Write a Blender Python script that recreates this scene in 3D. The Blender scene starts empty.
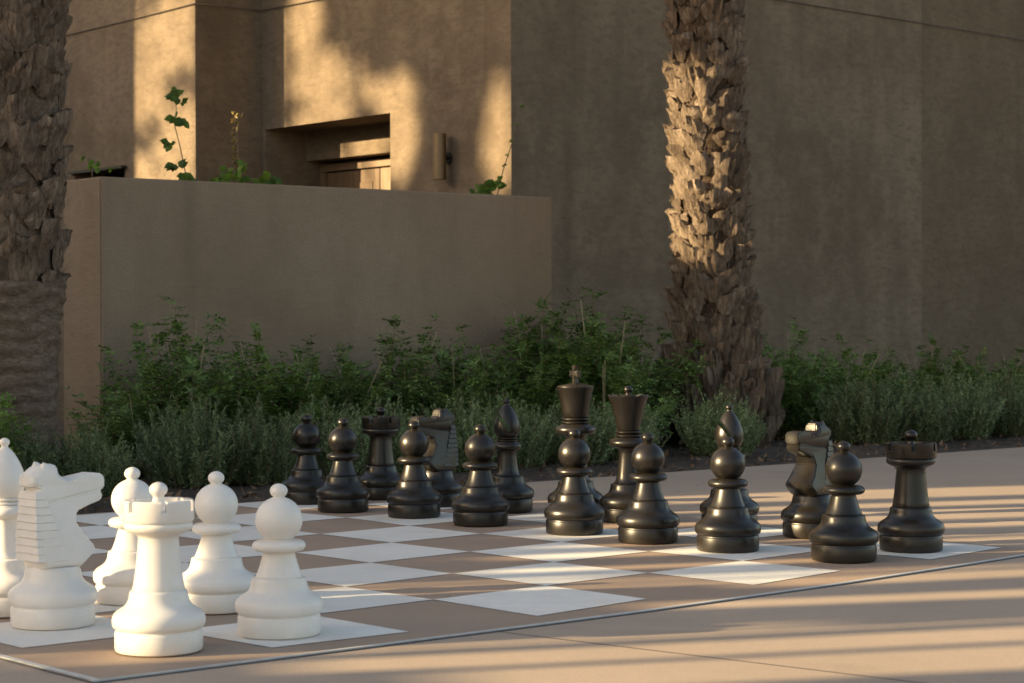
import bpy, bmesh, math, random
from mathutils import Vector, Matrix
from mathutils.geometry import tessellate_polygon
import numpy as np
R = math.radians
rng = random.Random(7)

# ------------------------------------------------------------------ camera
scene = bpy.context.scene
cam_d = bpy.data.cameras.new("camera"); cam = bpy.data.objects.new("camera", cam_d)
scene.collection.objects.link(cam); scene.camera = cam
cam_d.sensor_width = 36.0
cam_d.lens = 2001.8 / 1024 * 36.0
cam_d.clip_end = 3000; cam_d.clip_start = 0.05
PITCH, ROLL, CAMH = 0.0058, -0.003, 0.678
# world: camera at x=y=0 looking along +y
cam.location = (0, 0, CAMH)
cam.rotation_euler = (Matrix.Rotation(R(90) - PITCH, 3, 'X') @ Matrix.Rotation(ROLL, 3, 'Z')).to_euler()
cam_d.dof.use_dof = True
cam_d.dof.focus_distance = 6.3
cam_d.dof.aperture_fstop = 9.0

# ------------------------------------------------------------------ light
SUN_AZ, SUN_EL = 16.0, 15.0          # the light travels towards (cos16, sin16): from the left, slightly away
w = bpy.data.worlds.new("World"); scene.world = w; w.use_nodes = True
nt = w.node_tree; bg = nt.nodes['Background']
sky = nt.nodes.new('ShaderNodeTexSky'); sky.sky_type = 'NISHITA'; sky.sun_disc = False
sky.sun_elevation = R(SUN_EL)
sky.dust_density = 2.0; sky.air_density = 1.0; sky.ozone_density = 0.6
# direction to the sun
sx, sy = -math.cos(R(SUN_AZ)), -math.sin(R(SUN_AZ))
sky.sun_rotation = math.atan2(sx, sy)     # nishita: rotation measured from +y, clockwise
wb = nt.nodes.new('ShaderNodeMix'); wb.data_type = 'RGBA'; wb.blend_type = 'MULTIPLY'
wb.inputs[0].default_value = 1.0; wb.inputs[7].default_value = (1.07, 0.975, 0.88, 1)   # camera white balance for the shade
nt.links.new(sky.outputs[0], wb.inputs[6]); nt.links.new(wb.outputs[2], bg.inputs[0])
bg.inputs[1].default_value = 0.089
sd = bpy.data.lights.new("sun", 'SUN'); sun = bpy.data.objects.new("sun", sd); scene.collection.objects.link(sun)
sd.energy = 5.0; sd.angle = R(0.45); sd.color = (1.0, 0.76, 0.42)
dirv = Vector((math.cos(R(SUN_AZ)) * math.cos(R(SUN_EL)), math.sin(R(SUN_AZ)) * math.cos(R(SUN_EL)), -math.sin(R(SUN_EL))))
sun.rotation_euler = dirv.to_track_quat('-Z', 'Y').to_euler()
scene.view_settings.view_transform = 'Standard'; scene.view_settings.look = 'None'
scene.view_settings.exposure = 1.7; scene.view_settings.gamma = 1.0
scene.render.resolution_x = 1024; scene.render.resolution_y = 683

# ------------------------------------------------------------------ the courtyard's own axes (board axes)
YAW = 0.726; OX, OY = -0.796, 3.984
Uv = Vector((math.cos(YAW), math.sin(YAW), 0)); Vv = Vector((-math.sin(YAW), math.cos(YAW), 0))
def W(u, v, z=0.0): return Vector((OX, OY, 0)) + Uv * u + Vv * v + Vector((0, 0, z))
A_ = Vector((math.cos(R(SUN_AZ)), math.sin(R(SUN_AZ)), 0)); S_ = Vector((-math.sin(R(SUN_AZ)), math.cos(R(SUN_AZ)), 0))
TE = math.tan(R(SUN_EL))
def LW(s, a, z): return A_ * a + S_ * s + Vector((0, 0, z))

# ------------------------------------------------------------------ helpers
def link(o, parent=None):
    scene.collection.objects.link(o)
    if parent is not None: o.parent = parent
    return o
def mk(name, verts, faces, mat, parent=None, smooth=True, angle=None):
    me = bpy.data.meshes.new(name); me.from_pydata([tuple(v) for v in verts], [], faces)
    me.validate(); me.update()
    if smooth: me.polygons.foreach_set('use_smooth', [True] * len(me.polygons))
    if angle: me.set_sharp_from_angle(angle=R(angle))
    me.materials.append(mat)
    return link(bpy.data.objects.new(name, me), parent)
def frombm(name, bm, mat, parent=None, smooth=False, angle=None):
    me = bpy.data.meshes.new(name); bmesh.ops.recalc_face_normals(bm, faces=bm.faces); bm.to_mesh(me); bm.free()
    if smooth: me.polygons.foreach_set('use_smooth', [True] * len(me.polygons))
    if angle: me.set_sharp_from_angle(angle=R(angle))
    me.materials.append(mat)
    return link(bpy.data.objects.new(name, me), parent)
def empty(name, loc, rz=0.0):
    o = bpy.data.objects.new(name, None); o.empty_display_size = 0.1; o.location = loc; o.rotation_euler = (0, 0, rz)
    return link(o)
def tag(o, label=None, cat=None, group=None, kind=None):
    if label: o['label'] = label
    if cat: o['category'] = cat
    if group: o['group'] = group
    if kind: o['kind'] = kind
    return o
def dup(root, loc, rz=None, scale=None):
    r = root.copy(); link(r); r.location = loc
    if rz is not None: r.rotation_euler = (0, 0, rz)
    if scale is not None: r.scale = scale
    for ch in list(root.children):
        c = ch.copy(); link(c); c.parent = r
        for g in list(ch.children):
            d = g.copy(); link(d); d.parent = c
    return r
def box_bm(bm, c0, ax, ay, az):
    """box from corner c0 with edge vectors"""
    vs = [bm.verts.new(c0 + ax * i + ay * j + az * k) for k in (0, 1) for j in (0, 1) for i in (0, 1)]
    for f in ((0, 2, 3, 1), (4, 5, 7, 6), (0, 1, 5, 4), (2, 6, 7, 3), (0, 4, 6, 2), (1, 3, 7, 5)):
        bm.faces.new([vs[i] for i in f])
def tube(path, radii, n=6):
    V, F = [], []
    for i, p in enumerate(path):
        p = Vector(p)
        d = (Vector(path[min(i + 1, len(path) - 1)]) - Vector(path[max(i - 1, 0)])).normalized()
        a = d.orthogonal().normalized() if abs(d.z) > .95 else d.cross(Vector((0, 0, 1))).normalized()
        b = d.cross(a)
        r = radii[i] if hasattr(radii, '__len__') else radii
        for k in range(n):
            t = 2 * math.pi * k / n; V.append(p + a * math.cos(t) * r + b * math.sin(t) * r)
    for i in range(len(path) - 1):
        for k in range(n):
            k2 = (k + 1) % n; F.append((i * n + k, i * n + k2, (i + 1) * n + k2, (i + 1) * n + k))
    F.append(tuple(range(n))[::-1]); F.append(tuple((len(path) - 1) * n + k for k in range(n)))
    return V, F
def merge(parts):
    V, F = [], []
    for v, f in parts:
        o = len(V); V += list(v); F += [tuple(i + o for i in q) for q in f]
    return V, F

# ------------------------------------------------------------------ materials
def newmat(name):
    m = bpy.data.materials.new(name); m.use_nodes = True
    return m, m.node_tree, m.node_tree.nodes['Principled BSDF']
def nd(nt, t, **kw):
    n = nt.nodes.new(t)
    for k, v in kw.items():
        if k.startswith('i_'): n.inputs[k[2:]].default_value = v
        else: setattr(n, k, v)
    return n
def noise(nt, vec, scale, detail=4, rough=.55, dist=0.0):
    n = nd(nt, 'ShaderNodeTexNoise'); n.inputs['Scale'].default_value = scale; n.inputs['Detail'].default_value = detail
    n.inputs['Roughness'].default_value = rough; n.inputs['Distortion'].default_value = dist
    if vec is not None: nt.links.new(vec, n.inputs['Vector'])
    return n.outputs['Fac']
def ramp(nt, fac, stops):
    r = nd(nt, 'ShaderNodeValToRGB'); e = r.color_ramp.elements
    while len(e) < len(stops): e.new(0.5)
    for i, (p, c) in enumerate(stops):
        e[i].position = p; e[i].color = (*c, 1) if len(c) == 3 else c
    nt.links.new(fac, r.inputs[0]); return r.outputs[0]
def mixc(nt, fac, a, b, blend='MIX'):
    m = nd(nt, 'ShaderNodeMix'); m.data_type = 'RGBA'; m.blend_type = blend
    for s, x in ((0, fac), (6, a), (7, b)):
        if isinstance(x, (int, float)): m.inputs[s].default_value = x
        elif isinstance(x, tuple): m.inputs[s].default_value = (*x, 1) if len(x) == 3 else x
        else: nt.links.new(x, m.inputs[s])
    return m.outputs[2]
def mapping(nt, scale=(1, 1, 1), coord='Object', rot=(0, 0, 0)):
    t = nd(nt, 'ShaderNodeTexCoord'); m = nd(nt, 'ShaderNodeMapping'); m.inputs['Scale'].default_value = scale; m.inputs['Rotation'].default_value = rot
    nt.links.new(t.outputs[coord], m.inputs['Vector']); return m.outputs[0]
def bump(nt, b, h, strength=.3, dist=.01, prev=None):
    n = nd(nt, 'ShaderNodeBump'); n.inputs['Strength'].default_value = strength; n.inputs['Distance'].default_value = dist
    nt.links.new(h, n.inputs['Height'])
    if prev is not None: nt.links.new(prev, n.inputs['Normal'])
    nt.links.new(n.outputs[0], b.inputs['Normal']); return n.outputs[0]

def plaster(name, c1, c2, c3, seed=0.0, k=.7):
    m, nt, b = newmat(name)
    v = mapping(nt, (1, 1, 1)); 
    v0 = nd(nt, 'ShaderNodeVectorMath', operation='ADD'); nt.links.new(v, v0.inputs[0]); v0.inputs[1].default_value = (seed, seed, seed); v = v0.outputs[0]
    n1 = noise(nt, v, .8, 8, .62, .2); n2 = noise(nt, v, 4.2, 10, .74, .25)
    vs = mapping(nt, (1.1, 1.1, .28)); n3 = noise(nt, vs, 2.4, 6, .66, .2)
    n4 = noise(nt, v, 90, 4, .7); vt = mapping(nt, (1, 1, 2.6), rot=(.5, .35, 0)); n5 = noise(nt, vt, 11, 8, .72, .3)
    c = ramp(nt, n1, [(.32, c1), (.5, c2), (.68, c3)])
    c = mixc(nt, ramp(nt, n2, [(.45, (0, 0, 0)), (.60, (.8 * k,) * 3)]), c, c3)
    c = mixc(nt, ramp(nt, n3, [(.35, (.55, .55, .55)), (.55, (0, 0, 0))]), c, c1)
    c = mixc(nt, ramp(nt, n5, [(.36, (.9 * k,) * 3), (.54, (0, 0, 0))]), c, tuple(x * .62 for x in c2))
    c = mixc(nt, ramp(nt, n4, [(.35, (.4, .4, .4)), (.65, (0, 0, 0))]), c, tuple(x * .65 for x in c2))
    # splash dirt close to the ground and old drip marks
    tc = nd(nt, 'ShaderNodeNewGeometry'); sz = nd(nt, 'ShaderNodeSeparateXYZ'); nt.links.new(tc.outputs['Position'], sz.inputs[0])
    vd = mapping(nt, (1, 1, .06)); nd_ = noise(nt, vd, 3.2, 5, .6)
    ad = nd(nt, 'ShaderNodeMath', operation='MULTIPLY_ADD'); nt.links.new(nd_, ad.inputs[0]); ad.inputs[1].default_value = 1.1; nt.links.new(sz.outputs[2], ad.inputs[2])
    c = mixc(nt, ramp(nt, ad.outputs[0], [(.55, (.45, .45, .45)), (1.0, (0, 0, 0))]), c, tuple(x * .55 for x in c1))
    c = mixc(nt, ramp(nt, nd_, [(.60, (0, 0, 0)), (.72, (.22, .22, .22))]), c, tuple(x * .6 for x in c1))
    nt.links.new(c, b.inputs['Base Color']); b.inputs['Roughness'].default_value = .85
    b.inputs['Specular IOR Level'].default_value = .25
    p = bump(nt, b, n2, .5, .02); p = bump(nt, b, n5, .55, .010, p); bump(nt, b, n4, .4, .004, p)
    return m
M = {}
M['wall'] = plaster('earth_plaster', (.128, .094, .062), (.200, .150, .102), (.28, .215, .15))
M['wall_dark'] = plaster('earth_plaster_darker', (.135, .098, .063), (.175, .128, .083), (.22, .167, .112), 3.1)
M['garden_wall'] = plaster('smooth_plaster', (.225, .165, .115), (.285, .213, .148), (.345, .265, .188), 7.7, .18)

def mat_paving():
    m, nt, b = newmat('paving')
    v = mapping(nt)
    n1 = noise(nt, v, .9, 6, .6, .3); n2 = noise(nt, v, 140, 3, .7); n3 = noise(nt, v, 7, 6, .65)
    c = ramp(nt, n1, [(.3, (.37, .29, .225)), (.7, (.445, .35, .272))])
    c = mixc(nt, ramp(nt, n2, [(.35, (.5, .5, .5)), (.6, (0, 0, 0))]), c, (.30, .235, .185))
    c = mixc(nt, ramp(nt, n3, [(.5, (0, 0, 0)), (.75, (.28, .28, .28))]), c, (.30, .24, .19))
    n6 = noise(nt, v, 2.3, 9, .72, .8); n7 = noise(nt, v, 420, 2, .6)
    c = mixc(nt, ramp(nt, n6, [(.55, (0, 0, 0)), (.70, (.35, .35, .35))]), c, (.25, .20, .16))
    c = mixc(nt, ramp(nt, n7, [(.62, (0, 0, 0)), (.72, (.7, .7, .7))]), c, (.16, .125, .10))
    c = mixc(nt, ramp(nt, n7, [(.26, (.5, .5, .5)), (.36, (0, 0, 0))]), c, (.62, .54, .45))
    # saw-cut joints in the slab: across the plaza, lines of constant u and v (object space = board axes)
    sep = nd(nt, 'ShaderNodeSeparateXYZ'); tc = nd(nt, 'ShaderNodeTexCoord'); nt.links.new(tc.outputs['Object'], sep.inputs[0])
    def joint(sock, skew_sock, skew, off, period):
        sk = nd(nt, 'ShaderNodeMath', operation='MULTIPLY_ADD'); nt.links.new(skew_sock, sk.inputs[0]); sk.inputs[1].default_value = skew; nt.links.new(sock, sk.inputs[2])
        a = nd(nt, 'ShaderNodeMath', operation='ADD'); nt.links.new(sk.outputs[0], a.inputs[0]); a.inputs[1].default_value = period / 2 - off
        mo = nd(nt, 'ShaderNodeMath', operation='FLOORED_MODULO'); nt.links.new(a.outputs[0], mo.inputs[0]); mo.inputs[1].default_value = period
        s = nd(nt, 'ShaderNodeMath', operation='SUBTRACT'); nt.links.new(mo.outputs[0], s.inputs[0]); s.inputs[1].default_value = period / 2
        ab = nd(nt, 'ShaderNodeMath', operation='ABSOLUTE'); nt.links.new(s.outputs[0], ab.inputs[0])
        lt = nd(nt, 'ShaderNodeMath', operation='LESS_THAN'); nt.links.new(ab.outputs[0], lt.inputs[0]); lt.inputs[1].default_value = .0045
        return lt.outputs[0]
    # the u joint only exists on the near side of the board
    j1 = joint(sep.outputs[0], sep.outputs[1], .16, .89, 9.0)
    near = nd(nt, 'ShaderNodeMath', operation='LESS_THAN'); nt.links.new(sep.outputs[1], near.inputs[0]); near.inputs[1].default_value = -.1
    jj = nd(nt, 'ShaderNodeMath', operation='MULTIPLY'); nt.links.new(j1, jj.inputs[0]); nt.links.new(near.outputs[0], jj.inputs[1])
    j2 = joint(sep.outputs[1], sep.outputs[0], 0.0, -3.4, 30.0)
    mx = nd(nt, 'ShaderNodeMath', operation='MAXIMUM'); nt.links.new(jj.outputs[0], mx.inputs[0]); nt.links.new(j2, mx.inputs[1])
    c = mixc(nt, mx.outputs[0], c, (.10, .078, .06))
    nt.links.new(c, b.inputs['Base Color']); b.inputs['Roughness'].default_value = .7; b.inputs['Specular IOR Level'].default_value = .3
    p = bump(nt, b, n2, .35, .0015); bump(nt, b, n3, .2, .004, p)
    return m
M['paving'] = mat_paving()
def mat_plain(name, col, rough=.5, spec=.5, metallic=0, var=.12, vs=30, bmp=.0, bscale=200, bdist=.001, coat=0):
    m, nt, b = newmat(name)
    v = mapping(nt); n = noise(nt, v, vs, 5, .6)
    lo = tuple(x * (1 - var) for x in col); hi = tuple(min(1, x * (1 + var)) for x in col)
    c = ramp(nt, n, [(.3, lo), (.7, hi)]); nt.links.new(c, b.inputs['Base Color'])
    b.inputs['Roughness'].default_value = rough; b.inputs['Specular IOR Level'].default_value = spec; b.inputs['Metallic'].default_value = metallic
    b.inputs['Coat Weight'].default_value = coat
    if bmp: bump(nt, b, noise(nt, v, bscale, 3, .6), bmp, bdist)
    return m
def mat_square(name, col, dirt):
    m, nt, b = newmat(name); v = mapping(nt)
    n1 = noise(nt, v, 3.1, 9, .7, .5); n2 = noise(nt, v, 300, 3, .7); n3 = noise(nt, v, 26, 6, .7); geo = nd(nt, 'ShaderNodeNewGeometry')
    c = ramp(nt, geo.outputs['Random Per Island'], [(0, tuple(x * .93 for x in col)), (1, tuple(min(1, x * 1.05) for x in col))])
    c = mixc(nt, ramp(nt, n1, [(.45, (0, 0, 0)), (.72, (.45, .45, .45))]), c, dirt)
    c = mixc(nt, ramp(nt, n3, [(.58, (0, 0, 0)), (.72, (.3, .3, .3))]), c, dirt)
    c = mixc(nt, ramp(nt, n2, [(.60, (0, 0, 0)), (.70, (.5, .5, .5))]), c, tuple(x * .6 for x in dirt))
    nt.links.new(c, b.inputs['Base Color']); b.inputs['Roughness'].default_value = .75; b.inputs['Specular IOR Level'].default_value = .25
    bump(nt, b, n2, .5, .0015); return m
M['brown_square'] = mat_square('brown_squares', (.36, .265, .20), (.27, .21, .165))
M['white_square'] = mat_square('white_squares', (.77, .74, .685), (.52, .47, .41))
M['edging'] = mat_plain('metal_edging', (.52, .52, .52), .6, .4, .2, var=.1)
M['edging_dark'] = mat_plain('edging_channel', (.10, .10, .105), .6, .3, 0.2, var=.1)
def mat_piece(name, c1, c2, rough, spec, dust):
    m, nt, b = newmat(name)
    v = mapping(nt); n = noise(nt, v, 22, 6, .65, .2); n2 = noise(nt, v, 260, 3, .6); n3 = noise(nt, v, 9, 5, .7, .5)
    c = ramp(nt, n, [(.3, c1), (.7, c2)])
    # dust and scuffs that lie on the plastic
    geo = nd(nt, 'ShaderNodeNewGeometry'); sp = nd(nt, 'ShaderNodeSeparateXYZ'); nt.links.new(geo.outputs['Normal'], sp.inputs[0])
    up = ramp(nt, sp.outputs[2], [(.15, (0, 0, 0)), (.95, (.5, .5, .5))])
    mul = mixc(nt, 1.0, up, ramp(nt, n3, [(.35, (.2, .2, .2)), (.7, (1, 1, 1))]), 'MULTIPLY')
    c = mixc(nt, mul, c, dust)
    # splashed grime near the foot, fine scuffs
    tc = nd(nt, 'ShaderNodeTexCoord'); sz = nd(nt, 'ShaderNodeSeparateXYZ'); nt.links.new(tc.outputs['Object'], sz.inputs[0])
    gz = nd(nt, 'ShaderNodeMath', operation='MULTIPLY_ADD'); nt.links.new(n3, gz.inputs[0]); gz.inputs[1].default_value = .055; nt.links.new(sz.outputs[2], gz.inputs[2])
    c = mixc(nt, ramp(nt, gz.outputs[0], [(.030, (.55, .55, .55)), (.062, (0, 0, 0))]), c, dust)
    sv = mapping(nt, (30, 30, 210), rot=(.4, .7, 0)); ns_ = noise(nt, sv, 1.3, 4, .6, .6)
    c = mixc(nt, ramp(nt, ns_, [(.70, (0, 0, 0)), (.78, (.45, .45, .45))]), c, dust)
    nt.links.new(c, b.inputs['Base Color'])
    rr = ramp(nt, n3, [(.3, (rough * .85,) * 3), (.7, (min(1, rough * 1.25),) * 3)]); nt.links.new(rr, b.inputs['Roughness'])
    b.inputs['Specular IOR Level'].default_value = spec
    p = bump(nt, b, n2, .12, .0006); bump(nt, b, n, .08, .003, p)
    return m
M['white_piece'] = mat_piece('white_plastic', (.77, .735, .69), (.83, .80, .76), .40, .4, (.64, .58, .50))
M['black_piece'] = mat_piece('black_plastic', (.0075, .006, .0045), (.012, .0095, .007), .32, .5, (.030, .024, .017))
def mat_bark(name, c1, c2, c3, stretch=(60, 60, 9)):
    m, nt, b = newmat(name)
    v = mapping(nt, stretch); n = noise(nt, v, 1, 7, .75, .6); v2 = mapping(nt); n2 = noise(nt, v2, 9, 5, .6)
    geo = nd(nt, 'ShaderNodeNewGeometry')
    c = ramp(nt, n, [(.3, c1), (.5, c2), (.72, c3)])
    c = mixc(nt, ramp(nt, geo.outputs['Random Per Island'], [(0, (.55, .55, .55)), (1, (0, 0, 0))]), c, c1)
    c = mixc(nt, ramp(nt, n2, [(.4, (.4, .4, .4)), (.65, (0, 0, 0))]), c, c1)
    nt.links.new(c, b.inputs['Base Color']); b.inputs['Roughness'].default_value = .9; b.inputs['Specular IOR Level'].default_value = .15
    bump(nt, b, n, 1.0, .025)
    return m
M['boot'] = mat_bark('leaf_base_bark', (.06, .042, .03), (.30, .225, .165), (.56, .45, .345), (46, 46, 7))
M['core'] = mat_bark('trunk_fibre', (.05, .033, .022), (.11, .075, .05), (.19, .135, .09), (18, 18, 60))
M['rough_bark'] = mat_bark('rough_bark', (.12, .085, .06), (.31, .235, .175), (.50, .40, .31), (30, 30, 70))
def mat_leaf(name, c1, c2, trans=.25, rough=.5):
    m, nt, b = newmat(name)
    geo = nd(nt, 'ShaderNodeNewGeometry'); oi = nd(nt, 'ShaderNodeObjectInfo')
    c = ramp(nt, geo.outputs['Random Per Island'], [(0, c1), (1, c2)])
    hs = nd(nt, 'ShaderNodeHueSaturation'); nt.links.new(c, hs.inputs['Color'])
    vr = nd(nt, 'ShaderNodeMapRange'); nt.links.new(oi.outputs['Random'], vr.inputs[0]); vr.inputs[3].default_value = .75; vr.inputs[4].default_value = 1.25
    nt.links.new(vr.outputs[0], hs.inputs['Value'])
    nt.links.new(hs.outputs[0], b.inputs['Base Color']); b.inputs['Roughness'].default_value = rough; b.inputs['Specular IOR Level'].default_value = .3
    tr = nd(nt, 'ShaderNodeBsdfTranslucent'); nt.links.new(hs.outputs[0], tr.inputs[0])
    mx = nd(nt, 'ShaderNodeMixShader'); mx.inputs[0].default_value = trans
    out = nt.nodes['Material Output']; nt.links.new(b.outputs[0], mx.inputs[1]); nt.links.new(tr.outputs[0], mx.inputs[2]); nt.links.new(mx.outputs[0], out.inputs[0])
    return m
M['leaf_grey'] = mat_leaf('grey_green_leaf', (.085, .125, .05), (.30, .37, .17))
M['leaf_dark'] = mat_leaf('dark_green_leaf', (.045, .09, .022), (.20, .30, .075))
M['leaf_mid'] = mat_leaf('mid_green_leaf', (.06, .12, .02), (.16, .26, .045), .3)
M['leaf_fresh'] = mat_leaf('fresh_green_leaf', (.06, .12, .015), (.15, .24, .03), .35)
M['leaf_rust'] = mat_leaf('rusty_leaf', (.16, .10, .03), (.25, .19, .05), .3)
M['frond'] = mat_leaf('palm_frond', (.05, .075, .03), (.10, .13, .05), .2)
M['twig'] = mat_plain('twig', (.16, .12, .08), .8, .2, var=.3, vs=40)
M['twig_pale'] = mat_plain('pale_twig', (.34, .28, .18), .8, .2, var=.25, vs=40)
M['litter'] = mat_leaf('dry_leaf', (.09, .05, .028), (.27, .17, .10), .1, .8)
def mat_soil():
    m, nt, b = newmat('soil'); v = mapping(nt); n = noise(nt, v, 14, 8, .7); n2 = noise(nt, v, 70, 4, .7)
    c = ramp(nt, n, [(.3, (.035, .023, .016)), (.7, (.12, .085, .06))]); nt.links.new(c, b.inputs['Base Color']); b.inputs['Roughness'].default_value = .95
    p = bump(nt, b, n, .8, .04); bump(nt, b, n2, .8, .01, p); return m
M['soil'] = mat_soil()
def mat_wood():
    m, nt, b = newmat('door_timber'); v = mapping(nt, (14, 14, 1.2)); n = noise(nt, v, 2.5, 6, .65, .8)
    c = ramp(nt, n, [(.3, (.13, .08, .042)), (.7, (.24, .155, .09))]); nt.links.new(c, b.inputs['Base Color']); b.inputs['Roughness'].default_value = .55
    bump(nt, b, n, .25, .003); return m
M['wood'] = mat_wood()
M['lamp'] = mat_plain('bronze_lamp', (.20, .145, .085), .42, .5, .7, var=.1)
M['dark_metal'] = mat_plain('dark_metal', (.03, .026, .022), .5, .4, .3)
M['dark'] = mat_plain('dark_inside', (.012, .010, .008), .8, .2)
M['cable'] = mat_plain('cable', (.09, .07, .05), .7, .3)

# ------------------------------------------------------------------ ground
def sheet(name, pts, z, mat, kind='structure'):
    """flat sheet in board axes; object frame = board axes so the procedural joints follow them"""
    o = mk(name, [(u, v, z) for u, v in pts], [tuple(range(len(pts)))], mat, smooth=False)
    o.location = (OX, OY, 0); o.rotation_euler = (0, 0, YAW); tag(o, kind=kind); return o
BED = 3.10
sheet('ground', [(-900, -900), (900, -900), (900, 900), (-900, 900)], -.12, M['soil'])
pv = mk('pavement', [(-60, -60, 0), (60, -60, 0), (60, BED, 0), (-60, BED, 0), (-60, BED, -.10), (60, BED, -.10)],
        [(0, 1, 2, 3), (3, 2, 5, 4)], M['paving'], smooth=False)
pv.location = (OX, OY, 0); pv.rotation_euler = (0, 0, YAW); tag(pv, kind='structure')
# planting bed soil
bm = bmesh.new(); nu, nv = 260, 40; u0, u1, v0, v1 = -4, 20, BED + .002, 9.5
grid = []
for j in range(nv + 1):
    row = []
    for i in range(nu + 1):
        u = u0 + (u1 - u0) * i / nu; v = v0 + (v1 - v0) * (j / nv) ** 1.8
        z = -.035 + min(1, (v - v0) * 2) * .05 + rng.uniform(-.012, .014)
        row.append(bm.verts.new((u, v, z)))
    grid.append(row)
for j in range(nv):
    for i in range(nu): bm.faces.new((grid[j][i], grid[j][i + 1], grid[j + 1][i + 1], grid[j + 1][i]))
o = frombm('bed_soil', bm, M['soil'], smooth=True); o.location = (OX, OY, 0); o.rotation_euler = (0, 0, YAW); tag(o, kind='structure')

# ------------------------------------------------------------------ chess board
LAT = [[(0.0, 0.0), (-0.005, 0.369), (-0.01, 0.74), (-0.011, 1.115), (-0.009, 1.494), (-0.004, 1.877), (0.005, 2.264), (0.016, 2.655), (0.031, 3.05)], [(0.39, 0.011), (0.363, 0.361), (0.357, 0.731), (0.354, 1.105), (0.354, 1.483), (0.358, 1.865), (0.364, 2.251), (0.374, 2.641), (0.388, 3.035)], [(0.744, -0.011), (0.739, 0.358), (0.731, 0.727), (0.726, 1.1), (0.725, 1.477), (0.726, 1.858), (0.731, 2.243), (0.739, 2.632), (0.751, 3.025)], [(1.119, -0.025), (1.123, 0.365), (1.112, 0.717), (1.105, 1.101), (1.102, 1.477), (1.102, 1.857), (1.105, 2.241), (1.111, 2.629), (1.12, 3.021)], [(1.523, 0.012), (1.515, 0.376), (1.501, 0.741), (1.492, 1.103), (1.487, 1.465), (1.484, 1.861), (1.485, 2.244), (1.489, 2.631), (1.497, 3.022)], [(1.923, 0.013), (1.906, 0.383), (1.89, 0.751), (1.891, 1.127), (1.877, 1.494), (1.871, 1.868), (1.872, 2.252), (1.875, 2.638), (1.881, 3.028)], [(2.333, 0.053), (2.312, 0.398), (2.292, 0.759), (2.282, 1.139), (2.266, 1.509), (2.257, 1.881), (2.284, 2.276), (2.267, 2.65), (2.271, 3.039)], [(2.739, 0.05), (2.721, 0.423), (2.703, 0.787), (2.69, 1.156), (2.679, 1.528), (2.672, 1.904), (2.667, 2.284), (2.667, 2.668), (2.669, 3.056)], [(3.166, 0.096), (3.137, 0.452), (3.119, 0.815), (3.103, 1.182), (3.091, 1.553), (3.081, 1.929), (3.075, 2.308), (3.073, 2.691), (3.073, 3.078)]]
board = empty('chess_board', (OX, OY, 0), YAW)
tag(board, 'giant chess board of brown and off-white squares with a thin grey metal edge', 'chess board')
edge_pts = [(-.073, -.071), (.898, -.105), (1.364, -.116), (2.119, -.105), (2.758, -.070), (3.073, -.047), (3.36, -.025)]
far = [(3.20, 3.07), (-.073, 3.07)]
mk('board_surface', [(u, v, .003) for u, v in edge_pts[:-1] + [(3.2, -.04)] + far], [tuple(range(len(edge_pts) + 2))], M['brown_square'], board, smooth=False)
V, F = [], []
for i in range(8):
    for j in range(8):
        if (i + j) % 2 == 1:
            c = [LAT[i][j], LAT[i + 1][j], LAT[i + 1][j + 1], LAT[i][j + 1]]; k = len(V)
            cx_ = sum(p[0] for p in c) / 4; cy_ = sum(p[1] for p in c) / 4
            for p in c: V.append((cx_ + (p[0] - cx_) * .998, cy_ + (p[1] - cy_) * 1.0, .0045))
            F.append((k, k + 1, k + 2, k + 3))
mk('light_squares', V, F, M['white_square'], board, smooth=False)
def strip(pts, wd, z0, z1, mat, name):
    bm = bmesh.new(); L = len(pts); ring = []
    for i, p in enumerate(pts):
        a = Vector(pts[max(i - 1, 0)]); b = Vector(pts[min(i + 1, L - 1)]); d = (b - a).normalized(); n = Vector((-d.y, d.x))
        p = Vector(p); k = 1.0
        if 0 < i < L - 1:
            d1 = (p - a).normalized(); k = 1 / max(.5, d1.dot(d))
        q = [p - n * wd / 2 * k, p + n * wd / 2 * k]
        ring.append([bm.verts.new((q[0].x, q[0].y, z0)), bm.verts.new((q[0].x, q[0].y, z1)), bm.verts.new((q[1].x, q[1].y, z1)), bm.verts.new((q[1].x, q[1].y, z0))])
    for a, b in zip(ring, ring[1:]):
        for k in range(3): bm.faces.new((a[k], b[k], b[k + 1], a[k + 1]))
    bm.faces.new(ring[0]); bm.faces.new(ring[-1][::-1])
    return frombm(name, bm, mat, board)
strip([(-.085, 3.06), (-.085, -.083)] + [(u, v - .012) for u, v in edge_pts[1:]] + [(5.2, .08)], .015, -.02, .0045, M['edging'], 'metal_edging')
strip([(-.099, 3.06), (-.099, -.098)] + [(u, v - .0235) for u, v in edge_pts[1:]] + [(5.2, .06)], .005, -.02, .003, M['edging_dark'], 'edging_joint')

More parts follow.
